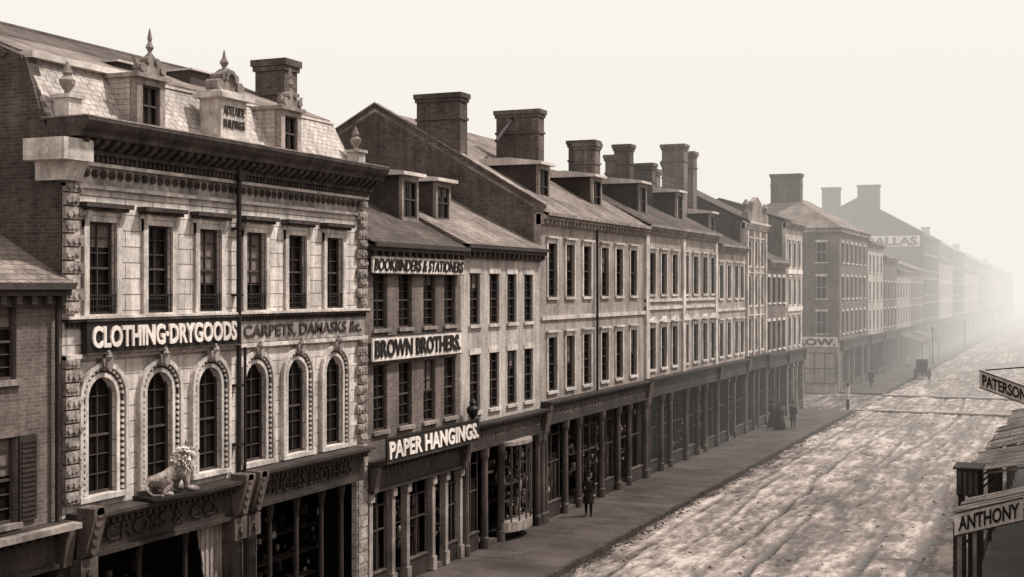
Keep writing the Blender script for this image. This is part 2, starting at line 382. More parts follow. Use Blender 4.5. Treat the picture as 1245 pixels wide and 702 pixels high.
b.box('sign_band',28.2,U1-.1,-.02,.06,8.1,8.66); b.mats['sign_band']=MT['frieze']
b.text('CARPETS, DAMASKS &c.',28.4,34.45,8.18,8.56,.07,MT['cornice_dark'],name='carpets_lettering',bold=.012)
b.box('string_course',U0,U1-.01,-.02,.1,11.68,11.76)
n=44
for i in range(n):
    u=U0+.3+(i+.5)*(U1-U0-.6)/n; b.disc('medallions',u,12.02,.095,-.01,.05,10); b.disc('medallions',u,12.02,.045,.05,.08,6)
b.mats['medallions']=MT['cornice_dark']
b.box('string_course',U0,U1-.01,-.02,.14,12.17,12.25)
n=80
for i in range(n):
    u=U0+(i+.5)*(U1-U0)/n; b.box('cornice',u-.045,u+.045,.0,.2,12.27,12.4)
b.box('cornice',U0-.05,U1,-.3,.26,12.4,12.5)
n=40
for i in range(n):
    u=U0+(i+.5)*(U1-U0)/n; b.prism('cornice',[(.2,12.5),(.32,12.5),(.52,12.62),(.58,12.72),(.2,12.72)],'u',u-.08,u+.08)
b.prism('cornice',[(-.3,12.5),(.2,12.5),(.2,12.72),(.62,12.72),(.64,12.82),(.76,12.92),(.82,13.04),(.82,13.1),(-.3,13.12)],'u',U0-.12,U1+.05)
b.box('cornice_lead',U0-.14,U1+.07,-.45,.8,13.12,13.15); b.mats['cornice_lead']=MT['trim2']
b.box('string_course',U0-.5,U0+.4,-.6,.5,12.2,12.66); b.prism('string_course',[(-.6,12.2),(.42,12.2),(.2,11.8),(-.6,11.8)],'u',U0-.15,U0+.36)
b.rod('downpipe',(28.03,19.62,4.8),(28.03,19.62,12.6),.065,8); b.box('downpipe',27.88,28.18,.02,.3,12.25,12.6)
b.rod('downpipe',(28.3,19.62,4.8),(28.3,19.62,8.0),.04,6)
for z in(5.5,7,9.3,11): b.box('downpipe',27.93,28.13,.02,.26,z,z+.06)
b.prism('mansard',[(-.35,13.14),(-1.1,14.5),(-1.2,14.52),(-.5,13.0)],'u',U0+.1,U1-.02); b.mats['mansard']=MT['scale']
b.box('roof_flashing',U0+.1,25.5,-1.35,-.9,14.5,14.64); b.box('roof_flashing',25.5,U1,-1.3,-1.05,14.5,14.56); b.mats['roof_flashing']=MT['tin']
b.prism('roof',[(-1.2,14.52),(-5.2,16.0),(-5.2,16.14),(-1.2,14.64)],'u',U0+.34,U1-.02)
b.prism('roof',[(-5.2,16.0),(-13,13.8),(-13,13.95),(-5.2,16.14)],'u',U0+.34,U1-.02)
b.rod('ridge',(U0+.4,25.,16.15),(U1,25.,16.15),.1); b.mats['ridge']=MT['slate']
b.box('dormer_walls',29.2,30.2,-3.4,-2.2,14.9,15.4); b.box('roof_flashing',29.15,30.25,-3.4,-2.1,15.4,15.45)
b.box('dormer_walls',26.2,27.,-2.9,-2.2,14.9,15.15); b.box('roof_flashing',26.15,27.05,-2.9,-2.1,15.15,15.2)
def orn_dormer(uc,s=1.):
    w=.62*s
    b.box('dormer_walls2',uc-w,uc+w,-1.6,-.36,13.15,14.4)
    b.window(uc,.72*s,13.3,14.25,o=-.1,lod=1,blindp=0,rec=.18)
    for x0,x1 in((uc-w,uc-.38*s),(uc+.38*s,uc+w)): b.box('dormer_front',x0,x1,-.34,-.15,13.15,14.4)
    b.box('dormer_front',uc-.38*s,uc+.38*s,-.34,-.15,14.25,14.4); b.box('dormer_front',uc-.38*s,uc+.38*s,-.34,-.15,13.15,13.3)
    b.box('dormer_front',uc-w-.1,uc+w+.1,-1.6,-.05,14.4,14.5)
    b.prism('ornament',[(uc-w*.95,14.5),(uc+w*.95,14.5),(uc+w*.8,14.62),(uc+w*.35,14.7),(uc+w*.25,14.9),(uc,15.0),(uc-w*.25,14.9),(uc-w*.35,14.7),(uc-w*.8,14.62)],'o',-.3,-.12)
    for sg in(-1,1):
        b.disc('ornament',uc+sg*w*.72,14.64,.12*s,-.32,-.08,10); b.disc('ornament',uc+sg*w*.3,14.83,.1*s,-.32,-.08,10)
        b.prism('ornament',[(uc+sg*w*.95,14.6),(uc+sg*w*1.15,14.85),(uc+sg*w*.85,14.75)],'o',-.25,-.15)
    b.lathe('ornament',uc,-.2,[(.08,14.95),(.04,15.05),(.1,15.15),(.04,15.28),(.06,15.36),(.01,15.6)],8)
orn_dormer(25.0,.82); orn_dormer(30.98,.82)
b.mats['dormer_walls2']=MT['scale']; b.mats['dormer_front']=MT['trim2']; b.mats['ornament']=MT['trim2']
pc=28.0
b.box('pedestal',pc-.72,pc+.72,-.7,.15,13.15,13.35); b.box('pedestal',pc-.55,pc+.55,-.6,.05,13.35,14.3)
b.box('pedestal',pc-.72,pc+.72,-.7,.2,14.3,14.42); b.box('pedestal',pc-.62,pc+.62,-.65,.1,14.42,14.5); b.mats['pedestal']=MT['trim']
b.text('ADELAIDE',pc-.45,pc+.45,13.9,14.12,.06,MT['cornice_dark'],name='inscription',bold=0); b.text('BUILDINGS',pc-.45,pc+.45,13.56,13.78,.06,MT['cornice_dark'],name='inscription',bold=0)
b.prism('ornament',[(pc-.55,14.5),(pc+.55,14.5),(pc+.42,14.68),(pc+.28,14.82),(pc+.2,15.0),(pc,15.12),(pc-.2,15.0),(pc-.28,14.82),(pc-.42,14.68)],'o',-.4,-.1)
for sg in(-1,1):
    b.disc('ornament',pc+sg*.43,14.65,.15,-.43,-.04,10); b.disc('ornament',pc+sg*.25,14.87,.11,-.43,-.04,10)
for i in range(7):
    a=math.pi*(i+.5)/7; b.disc('ornament',pc+.2*math.cos(a),14.78+.24*math.sin(a),.055,-.1,0,7)
b.lathe('ornament',pc,-.25,[(.1,15.05),(.05,15.15),(.12,15.27),(.05,15.4),(.01,15.6)],8)
for uu in (U0+.45,U1-.1):
    b.box('pedestal',uu-.2,uu+.2,-.46,-.04,13.15,13.6); b.box('pedestal',uu-.25,uu+.25,-.5,.02,13.6,13.68)
    b.lathe('ornament',uu,-.26,[(.1,13.68),(.06,13.76),(.16,13.9),(.18,14.0),(.08,14.1),(.11,14.16),(.03,14.4)],10)
chimney(b,34.0,34.72,-3.4,-2.35,15,16.5); 
for(a,c,t,hn) in((U0+.12,27.75,'CROSS & CO.',4.62),(28.25,U1-.62,'HUGHES BROTHERS',4.75)):
    b.box('shop_front',a,c,-.1,.55,hn-.1,hn); b.box('shop_front',a,c,-.1,.7,hn,hn+.08); b.box('fascia',a,c,-.1,.35,hn-.8,hn-.1)
    b.box('shop_front',a,c,-.1,.42,hn-.9,hn-.8)
    b.text(t,a+.8,c-.8,hn-.62,hn-.28,.36,MT['shop'],name='carved_lettering',bold=.0,ext=.04)
    m=int((c-a)/.2)
    for i in range(m): b.box('shop_front',a+(i+.5)*(c-a)/m-.05,a+(i+.5)*(c-a)/m+.05,.35,.5,hn-.22,hn-.1)
for uu in (U0+.3,27.7,28.3):
    b.box('pilasters',uu-.2,uu+.2,-.1,.4,0.15,3.7); b.box('pilasters',uu-.26,uu+.26,-.1,.48,3.2,3.75)
    b.prism('pilasters',[(.4,3.75),(.55,3.9),(.78,4.7),(.78,4.85),(.3,4.85),(.3,3.75)],'u',uu-.2,uu+.2)
    for k in range(5): b.disc('pilasters',uu,3.95+k*.2,.12,.5,.62+.04*k,8)
    b.disc('pilasters',uu,3.45,.12,.48,.56,8)
    for k in range(6): b.box('goods_dark',uu-.17+k*.055,uu-.15+k*.055,.4,.43,.3,3.1)
b.mats['pilasters']=MT['shopm']
for i in range(13): b.box('quoins',U1-.56,U1-.02,-.1,.12,.2+i*.36,.5+i*.36)
b.box('walls',U1-.6,U1-.012,-.1,.08,.0,4.6)
for uu in (29.6,30.9,32.2,33.3): b.lathe('shop_front',uu,.05,[(.12,.15),(.08,.5),(.07,3.3),(.13,3.7),(.13,3.85)],8)
for uu in (24.3,26.): b.lathe('shop_front',uu,.05,[(.1,.15),(.07,.5),(.06,3.3),(.11,3.7),(.11,3.8)],8)
goods(b,28.6,34.0,.3,3.2,-1.0,60); goods(b,22.3,27.4,.3,3.0,-1.6,24)
def swag(u0,u1,zt,zb,o):
    n=10
    for k in range(n):
        a=k/n; c=(k+1)/n
        za=zb+(zt-zb)*(1-a)**1.8; zc=zb+(zt-zb)*(1-c)**1.8
        b.prism('drapery',[(u0+(u1-u0)*a,zt),(u0+(u1-u0)*c,zt),(u0+(u1-u0)*c,zc-.15),(u0+(u1-u0)*a,za-.15)],'o',o+.03*(k%2),o+.03+.03*(k%2))
swag(26.5,27.45,3.7,1.0,.02)
b.mats['drapery']=MT['shopl']
b.finish()

s=Bld('clothing_drygoods_sign',(25.3,19.5,8.4))
s.box('sign_board',22.42,28.0,.05,.2,8.1,8.78)
s.box('frame',22.38,28.04,.05,.24,8.06,8.1); s.box('frame',22.38,28.04,.05,.24,8.78,8.82); s.mats['frame']=MT['cornice_dark']
s.text('CLOTHING·DRYGOODS',22.56,27.86,8.2,8.68,.215,MT['letterlight'],name='letters',bold=.03,ext=.03)
s.finish()

# ------------------------------------------------------------ building 2a/2b
b=rowhouse('bookbinders_brick_building',34.8,41.5,10.85,4.4,13.2,[35.75,37.4,39.1,40.65],[(5.1,7.15),(8.25,10.0)],.88,4.25,[(1.2,'w'),(.8,'d'),(1.5,'w'),(.8,'d'),(1.2,'w')],
  walls=MT['brickmid'],roof=MT['slate'],finish=False,text='J. Mc KEAND & SKELTON',cornice=MT['darktrim'],columns=MT['shopl'],sashes=MT['sash'],blindp=.15,sills=MT['trim2'],lintels=MT['brickmid'])
dormer(b,40.6,1.25,-1.5,11.7,13.4,-4.2)
b.finish()
b=rowhouse('pale_brick_shop_building',41.5,48.96,11.0,4.4,13.3,[42.7,44.4,46.05,47.7],[(5.1,7.15),(8.2,10.05)],.88,4.7,[(1,'w'),(.9,'d'),(2.2,'w'),(.5,'d')],
  walls=MT['bricklight'],roof=MT['slatelight'],finish=False,text='JOHN SUTHERLAND',cornice=MT['darktrim'],columns=MT['shopm'],blindp=.15,colstyle='col')
dormer(b,43.4,1.25,-1.6,11.8,13.4,-4.2)
n=6
for i in range(n+1):
    a=math.pi*(.08+.84*i/n); x=45.9-1.25*math.cos(a); o=.1+.55*math.sin(a)
    b.box('bow_bars',x-.025,x+.025,o-.03,o+.03,.75,3.7)
pts=[(45.9-1.3*math.cos(math.pi*i/12),.1+.6*math.sin(math.pi*i/12)) for i in range(13)]
b.prism('bow_panel',pts,'z',.45,.8); b.prism('bow_panel',pts,'z',3.65,3.8); b.mats['bow_bars']=MT['shopm']; b.mats['bow_panel']=MT['shopl']
goods(b,44.9,46.9,.85,3.5,.45,80)
b.finish()
def sign(name,txt,u0,u1,z0,z1,o,boardm,letm,pad=.12,bold=.03,shear=0.):
    s=Bld(name,((u0+u1)/2,19.8-o,(z0+z1)/2)); s.box('panel',u0,u1,o,o+.06,z0,z1); s.mats['panel']=boardm
    for a in(z0,z1-.03): s.box('edge_moulding',u0-.01,u1+.01,o-.01,o+.085,a,a+.03)
    s.mats['edge_moulding']=MT['shop']
    s.text(txt,u0+pad,u1-pad,z0+.13*(z1-z0)+.02,z1-.13*(z1-z0)-.02,o+.075,letm,name='letters',bold=bold,shear=shear); s.finish()
sign('bookbinders_sign','BOOKBINDERS & STATIONERS',34.95,41.35,9.95,10.52,.13,MT['white'],MT['letterdark'],bold=.015,shear=.2,pad=.06)
sign('brown_brothers_sign','BROWN BROTHERS.',34.95,41.2,7.25,8.05,.12,MT['white'],MT['letterdark'],bold=.03)
sign('paper_hangings_sign','PAPER HANGINGS.',34.95,41.6,4.2,4.98,.62,MT['board'],MT['letterlight'],bold=.03)

# ------------------------------------------------------------ row 3
b=rowhouse('brick_terrace_shops',48.97,62.7,12.5,7.6,17.0,[50.2,52.25,54.35,56.7,58.75,60.9],[(5.3,7.5),(9.15,11.35)],1.0,4.95,
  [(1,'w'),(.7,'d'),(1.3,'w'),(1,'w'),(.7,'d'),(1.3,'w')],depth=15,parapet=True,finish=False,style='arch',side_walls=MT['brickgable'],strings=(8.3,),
  roof=MT['slatelight'],text='PAGE & PAGE      WILLIAMS',colstyle='col',blindp=.2)
chimney(b,48.98,49.7,-5.6,-3.6,14,17.6); chimney(b,55.6,56.3,-4.9,-2.8,14,17.7)
dormer(b,52.6,1.3,-1.3,12.9,14.8,-4); dormer(b,59.4,1.3,-1.3,12.9,14.8,-4)
b.rod('downpipe',(55.4,19.68,4.95),(55.4,19.68,12.1),.055)
b.rod('iron',(52.2,23.2,15.9),(55.6,23.9,17.3),.07)
b.mats['columns']=MT['shopm']
b.finish()
b=rowhouse('ornate_terrace_shops',62.7,76.8,12.65,5.5,15.6,[64,66,68,70.2,72.2,74.2,76.0],[(5.4,7.5),(9.2,11.3)],1.0,5.0,
  [(1,'w'),(.7,'d'),(1.3,'w'),(1,'w'),(.7,'d'),(1.3,'w')],lod=1,finish=False,style='arch',hood=True,walls=MT['brickrow'],strings=(8.5,8.9),cornice=MT['trim2'],blindp=.2,colstyle='col',columns=MT['shopm'])
for a,c,o0,o1,z,pp in((62.75,63.5,-3.7,-2.6,16.9,'light_chimney'),(64.2,65.,-4.6,-3.2,17.2,'chimney'),(68.6,69.3,-3.6,-2.7,17.4,'chimney'),(70.,70.7,-4.6,-3.3,17.0,'light_chimney'),(72.4,73.1,-4.6,-2.6,16.7,'chimney'),(75.2,76.,-4.6,-3.2,16.6,'light_chimney')): chimney(b,a,c,o0,o1,14,z,0,pp)
for u in(66.3,73.3): dormer(b,u,1.3,-1.2,13.1,15.0,-4)
for u in(62.95,69.6,76.55): b.box('string_course',u-.25,u+.25,-.01,.13,5.0,12.2)
b.finish()
b=rowhouse('low_terrace_shop',76.8,84.2,12.1,5,14.8,[78,79.9,81.8,83.3],[(5.4,7.4),(8.9,10.9)],.9,5.0,[(1,'w'),(.7,'d'),(1.3,'w')],lod=1,finish=False,style='arch',walls=MT['stucco'],strings=(8.2,),columns=MT['shopm'])
chimney(b,83.,83.9,-4.6,-3.1,13,18.4,1,'light_chimney'); chimney(b,79.3,80.2,-4.1,-2.7,13,18.5,0,'light_chimney'); chimney(b,81,81.8,-4.6,-3.4,13,17.6,0); dormer(b,81,1.2,-1.3,12.6,14.2,-4); b.finish()
b=rowhouse('pilastered_shop_building',84.2,90.3,13.8,5,16.4,[85.4,87.2,89.0],[(5.4,7.5),(8.4,10.3),(11.,12.6)],.9,5.1,[(1,'w'),(.7,'d'),(1.3,'w')],lod=1,finish=False,style='arch',walls=MT['stucco'],cornice=MT['trim'],columns=MT['shopm'])
for u in(84.5,86.3,88.1,90.): b.box('string_course',u-.16,u+.16,-.01,.16,5.1,13.3)
b.box('coping',84.2,90.29,-.2,.2,13.87,14.5); b.prism('coping',[(85.8,14.5),(88.7,14.5),(88.5,15.2),(87.25,15.6),(86,15.2)],'o',-.2,.15)
for u in (84.5,90.): b.lathe('ornament',u,0,[(.2,14.5),(.1,14.7),(.25,15),(.05,15.3)],8)
b.finish()
rowhouse('brick_corner_row_shop',90.3,97.2,11.4,5,14,[91.4,93.1,94.8,96.4],[(5.2,7.2),(8.5,10.3)],.85,4.9,[(1,'w'),(.7,'d'),(1.3,'w')],lod=1,walls=MT['brickmid'],sills=MT['trim'],columns=MT['shopm'])
b=rowhouse('corner_shop_building',97.2,103.5,14.4,5,16.2,[98.4,100.3,102.2],[(5.2,7.3),(8.3,10.2),(11.1,12.9)],.9,4.9,[(1,'w'),(.7,'d'),(1.3,'w')],lod=1,walls=MT['bricklight'],finish=False,style='arch',side_walls=MT['brickgable'])
for z in(7.8,10.6): b.box('white_board',97.5,103.2,.02,.1,z,z+.35)
b.finish()

def hip_house(name,u0,u1,depth,eave,rise,wins,swins,floors,lod,wm,roofm):
    b=Bld(name,((u0+u1)/2,19.8,0),walls=wm,roof=roofm)
    ops=[];
    for z0,z1 in floors:
        for c in wins:
            ops.append(b.window(c,.95,z0,z1,lod=lod)); b.box('sills',c-.58,c+.58,-.02,.1,z0-.12,z0+.003); b.box('lintels',c-.55,c+.55,-.02,.04,z1-.003,z1+.2)
    b.wall('walls',u0,u1-.01,4.6,eave,ops)
    b.box('walls',u0+.3,u1-.01,-depth,-.3,4.6,eave); b.box('walls',u0+.3,u1-.01,-depth,-2.5,0,4.597)
    b.box('walls',u0,u0+.3,-depth,-.002,4.6,eave)
    for i in range(len(swins)):
        o=swins[i]
        for z0,z1 in floors:
            b.quad('glass',[(u0-.02,o-.45,z0),(u0-.02,o+.45,z0),(u0-.02,o+.45,z1),(u0-.02,o-.45,z1)])
            b.box('sills',u0-.1,u0,o-.6,o+.6,z0-.12,z0); b.box('lintels',u0-.05,u0,o-.55,o+.55,z1,z1+.22)
            b.box('light_sashes',u0-.05,u0-.02,o-.02,o+.02,z0,z1); b.box('light_sashes',u0-.05,u0-.02,o-.45,o+.45,(z0+z1)/2-.03,(z0+z1)/2+.03)
            for q in(-.45,.41): b.box('light_sashes',u0-.05,u0-.02,o+q,o+q+.04,z0,z1)
    b.box('end_wall',u0,u0+.295,-depth,-.0,0,4.597); b.mats['end_wall']=MT['stucco']
    b.box('columns',u0-.08,u0-.02,-3.2,-.3,.9,3.6); b.mats['columns']=MT['shopl']
    for k in range(4): b.box('shop_front',u0-.12,u0-.08,-3.2+k*.95,-3.12+k*.95,.9,3.6)
    for z in(.85,2.2,3.6): b.box('shop_front',u0-.12,u0-.08,-3.2,-.27,z,z+.07)
    b.box('white_board',u0-.1,u0-.003,-6.5,-.15,4.2,5.1)
    b.text('BARROW.',0,1,0,1,0,MT['letterdark'],name='end_lettering',bold=.03,fitloc=Matrix.Translation((u0-.14,19.8+6.3,4.32))@Matrix.Rotation(-math.pi/2,4,'Z')@Matrix.Diagonal((6.,1,.64,1)))
    zt=eave
    v=[(u0-.4,-depth-.4),(u1+.2,-depth-.4),(u1+.2,.4),(u0-.4,.4)]
    mo=-depth/2
    vs=[(u,b.Y(o),zt) for u,o in v]+[(u0+4,b.Y(mo),zt+rise),(u1-3,b.Y(mo),zt+rise)]
    b.add('roof',vs,[(0,1,2,3),(3,2,5,4),(0,4,5,1),(0,3,4),(1,5,2)])
    b.box('cornice',u0-.2,u1-.01,-depth,.25,zt-.4,zt-.01)
    chimney(b,u0+3,u0+4.2,mo-1.4,mo+1.4,zt+rise-1.2,zt+rise+1.9)
    shop(b,u0+.3,u1-.01,4.8,[(1,'w'),(.7,'d'),(1.3,'w'),(1,'w')],lod=1)
    b.finish()
hip_house('hip_roofed_corner_building',121.,138.7,11,15.,3.4,[122.8,125.4,128,130.6,133.2,136.],[-1.6,-4.6,-8],[(5.4,7.4),(8.6,10.6),(11.9,13.7)],1,MT['brickmid'],MT['slatelight'])

def farrow(seg,names):
    for i,(a,c,e,rz,m) in enumerate(seg):
        n=max(3,int((c-a)/2.6)); ws=[a+(k+.5)*(c-a)/n for k in range(n)]
        fl=[(5.2,7.2),(8.3,10.2)]+([(11.2,13)] if e>13.5 else [])
        b=rowhouse(names[i%len(names)],a,c,e,5,rz,ws,fl,1.0,4.7,[(1,'w'),(.7,'d'),(1.3,'w')],lod=2,walls=MT[m],finish=False,parapet=(i%2==0),roof=MT['slatelight' if i%2 else 'slate'],columns=MT['shopm'])
        chimney(b,a+.4,a+1.2,-5.2,-3.9,rz-2,rz+1.2)
        b.finish()
farrow([(138.7,150,14.2,15.6,'bricklight'),(150,162,13.0,14.4,'brickmid'),(162,176,11.6,13.4,'stucco'),(176,191,12.,14,'brickmid')],['brick_shop_row_building'])
b=rowhouse('large_gabled_warehouse',191,214,16.9,9,22,[193+k*2.9 for k in range(7)],[(5.2,7.4),(8.6,10.8),(12,14.2)],1.1,4.8,[(1,'w'),(.7,'d'),(1.3,'w')],lod=2,walls=MT['brickdark'],side_walls=MT['brickdark'],depth=18,parapet=True,finish=False)
chimney(b,191.3,192.5,-9,-6,18,24.2); chimney(b,191.3,192.5,-14,-11.5,17,24.); b.box('white_board',190.9,190.99,-8.6,-.4,15.4,16.9)
b.text('DALLAS',0,1,0,1,0,MT['letterdark'],name='gable_lettering',bold=.03,fitloc=Matrix.Translation((190.85,19.8+8.,15.55))@Matrix.Rotation(-math.pi/2,4,'Z')@Matrix.Diagonal((7.2,1,1.2,1)))
b.finish()
farrow([(214,238,14,17,'bricklight'),(238,262,16,19,'brickdark'),(262,300,13,16,'stucco'),(300,345,15,18,'brickmid'),(345,400,13,16,'brickrow'),(400,470,14,17,'brickmid')],['brick_shop_row_building'])
x=-22
for i,(w,e,m) in enumerate([(14,11.5,'brickmid'),(13,11,'stucco'),(14,10.5,'brickrow'),(15,11,'brickmid'),(14,11.5,'bricklight'),(16,10.5,'brickmid'),(17,11,'brickrow')]):
    n=int(w/2.3); ws=[x+(k+.5)*w/n for k in range(n)]
    rowhouse('brick_shop_row_building',x,x+w,e,5,e+2.4,ws,[(5.2,7.2),(8.1,10.)],.95,3.9 if i==1 or i==2 else 4.5,[(1,'w'),(.7,'d'),(1.3,'w')],lod=2,walls=MT[m],sg=-1,D=-.75)
    x+=w
for nm,xa,xb,ya,yb,e,m in(('side_street_brick_house',88,103,34,50,9,'brickmid'),('side_street_brick_house',121.5,134,33,52,10,'bricklight')):
    b=Bld(nm,(xa,ya,0),D=ya,walls=MT[m]); b.wbox('walls',xa,xb,ya,yb,0,e)
    b.prism('roof',[(.3,e-.1),(-(yb-ya)/2,e+3),(-(yb-ya)-.3,e-.1)],'u',xa-.2,xb+.2); b.finish()

# ------------------------------------------------------------ ground, road, walks
def gmesh(name,v,f,m,smooth=False):
    me=bpy.data.meshes.new(name); me.from_pydata(v,[],f); me.materials.append(m)
    if smooth:
        for q in me.polygons:q.use_smooth=True
    ob=bpy.data.objects.new(name,me); COL.objects.link(ob); return ob
groundm=mat('earth',.14,var=.4,ns=.2)
gmesh('ground',[(-2500,-2500,-.25),(2500,-2500,-.25),(2500,2500,-.25),(-2500,2500,-.25)],[(0,1,2,3)],groundm)
rm=bpy.data.materials.new('muddy_rutted_road'); rm.use_nodes=True; nt=rm.node_tree;N=nt.nodes;L=nt.links; bs=N['Principled BSDF']
tc=N.new('ShaderNodeTexCoord'); sx=N.new('ShaderNodeSeparateXYZ'); L.new(tc.outputs['Object'],sx.inputs[0])
mz=N.new('ShaderNodeMapRange'); mz.inputs['From Min'].default_value=-.08; mz.inputs['From Max'].default_value=.08; L.new(sx.outputs[2],mz.inputs[0])
def nn(scale,det,mp=(1,1,1)):
    q=N.new('ShaderNodeMapping'); q.inputs['Scale'].default_value=mp; L.new(tc.outputs['Object'],q.inputs[0])
    n=N.new('ShaderNodeTexNoise'); n.inputs['Scale'].default_value=scale; n.inputs['Detail'].default_value=det; n.inputs['Roughness'].default_value=.65; L.new(q.outputs[0],n.inputs['Vector']); return n.outputs[0]
n0=nn(.2,3,(.22,1.8,1)); n1=nn(.8,4,(.22,1.6,1)); n2=nn(3.,5,(.35,1,1)); n3=nn(11,3,(.6,1,1))
def M2(op,a,b):
    m=N.new('ShaderNodeMath'); m.operation=op
    for i,q in enumerate((a,b)):
        if isinstance(q,(int,float)): m.inputs[i].default_value=q
        else: L.new(q,m.inputs[i])
    return m.outputs[0]
t=M2('ADD',M2('MULTIPLY',mz.outputs[0],.55),M2('ADD',M2('MULTIPLY',n0,.8),M2('ADD',M2('MULTIPLY',n1,.9),M2('ADD',M2('MULTIPLY',n2,.9),M2('MULTIPLY',n3,.35)))))
# mean approx .28+.4+.45+.45+.18=1.76
mr=N.new('ShaderNodeMapRange'); mr.inputs['From Min'].default_value=1.25; mr.inputs['From Max'].default_value=2.25; L.new(t,mr.inputs[0])
cr=N.new('ShaderNodeValToRGB'); L.new(mr.outputs[0],cr.inputs[0])
el=cr.color_ramp.elements; el[0].position=.2; el[0].color=sep(.03); el[1].position=.82; el[1].color=sep(.40)
e2=cr.color_ramp.elements.new(.45); e2.color=sep(.11)
e3=cr.color_ramp.elements.new(.6); e3.color=sep(.21)
L.new(cr.outputs[0],bs.inputs['Base Color'])
rr=N.new('ShaderNodeMapRange'); L.new(mr.outputs[0],rr.inputs[0]); rr.inputs['From Min'].default_value=.25; rr.inputs['From Max'].default_value=.6; rr.inputs['To Min'].default_value=.28; rr.inputs['To Max'].default_value=.9; L.new(rr.outputs[0],bs.inputs['Roughness'])
bs.inputs['Specular IOR Level'].default_value=.4
bp=N.new('ShaderNodeBump'); bp.inputs['Strength'].default_value=.8; bp.inputs['Distance'].default_value=.07; L.new(M2('ADD',n2,M2('MULTIPLY',n3,.4)),bp.inputs['Height']); L.new(bp.outputs[0],bs.inputs['Normal'])
YR,YL=3.2,15.8
tracks=[(4.9,.13,.7),(6.2,.14,.7),(7.0,.16,.9),(7.7,.12,.6),(8.9,.15,1.),(10.3,.13,.9),(11.7,.15,1.),(12.5,.12,.7),(13.6,.13,.8),(14.6,.14,.8)]
def rz(x,y):
    z=.045*noise.noise((x*.1,y*.6,0))+.06*noise.noise((x*.55,y*1.1,3))+.05*abs(noise.noise((x*1.3,y*2.3,7)))+.035*noise.noise((x*3.,y*4.2,1))
    for ty,w,am in tracks:
        k=am*max(0,.55+1.3*noise.noise((x*.06,ty*5,11)))
        if k<.03: continue
        c=ty+1.3*noise.noise((x*.035,ty*3,5))+.22*noise.noise((x*.25,ty*3,9)); d=(y-c)/w
        if abs(d)<3: z+=k*(-.085*math.exp(-d*d)+.045*math.exp(-(abs(d)-1.6)**2*2)*(.5+.8*abs(noise.noise((x*1.5,ty,2)))))
    ed=min(1,(y-YR)/.5,(YL-y)/.5)
    z-=.05*(1-max(0,ed))
    return max(-.16,min(.13,z))
xs=[];x=-30
while x<34: xs.append(x); x+=1.5
while x<560: xs.append(x); x+=.11 if x<60 else .11*(x/60)**1.9
ny=120
v=[];f=[]
for x in xs:
    for j in range(ny+1):
        y=YR+(YL-YR)*j/ny; v.append((x,y,rz(x,y)))
for i in range(len(xs)-1):
    for j in range(ny):
        a=i*(ny+1)+j; f.append((a,a+ny+1,a+ny+2,a+1))
gmesh('road',v,f,rm,True)
v=[];f=[];nx=40;nyy=60
for i in range(nx+1):
    for j in range(nyy+1):
        xx=103.6+17.3*i/nx; y=15.8+60*j/nyy; v.append((xx,y,.05*noise.noise((xx*1.3,y*.9,2))+.03*noise.noise((xx*3,y*3,4))-.03))
for i in range(nx):
    for j in range(nyy):
        a=i*(nyy+1)+j; f.append((a,a+nyy+1,a+nyy+2,a+1))
gmesh('side_street_road',v,f,rm,True)
def walk(x0,x1,y0,y1,ky,name='sidewalk'):
    b=Bld(name,((x0+x1)/2,y0,0)); b.wbox('planks',x0,x1,y0,y1,-.24,.13)
    ka,kb=(y0-.18,y0) if ky<0 else (y1,y1+.18)
    x=x0
    while x<x1:
        l=min(4+R(),x1-x); b.wbox('kerb',x,x+l-.02,ka+.05*R(),kb,-.24,.13+.03*R()); x+=l
    b.mats['planks']=MT['walk']; b.mats['kerb']=MT['kerb']; b.finish()
walk(-30,103.5,15.98,19.79,-1); walk(121,520,15.98,19.79,-1); walk(-30,98,-.74,3.02,1); walk(115,520,-.74,3.02,1)
b=Bld('street_crossing',(106,9,0)); 
for k,(xa) in enumerate((104.6,120.)):
    for i in range(30):
        y=3.3+i*.42; b.wbox('planks',xa-.6+.05*R(),xa+.6+.05*R(),y,y+.38,.02,.13+.015*R())
b.mats['planks']=mat('crossing_planks',.28,var=.6,ns=2); b.finish()
b=Bld('mud_clods',(60,15,0))
for i in range(1500):
    x=38+75*R()**1.3; y=15.75-.6*R()**2 if R()<.75 else 3.6+12*R(); r=.03+.08*R(); z=rz(x,y)-.01
    n=5; pts=[(x+r*(.7+.6*R())*math.cos(2*math.pi*k/n),y+r*(.7+.6*R())*math.sin(2*math.pi*k/n),z) for k in range(n)]+[(x+r*.3*(R()-.5),y,z+r*(.4+.4*R()))]
    b.add('clods',pts,[(k,(k+1)%n,n) for k in range(n)])
b.mats['clods']=mat('wet_mud',.05,var=.5); b.finish()

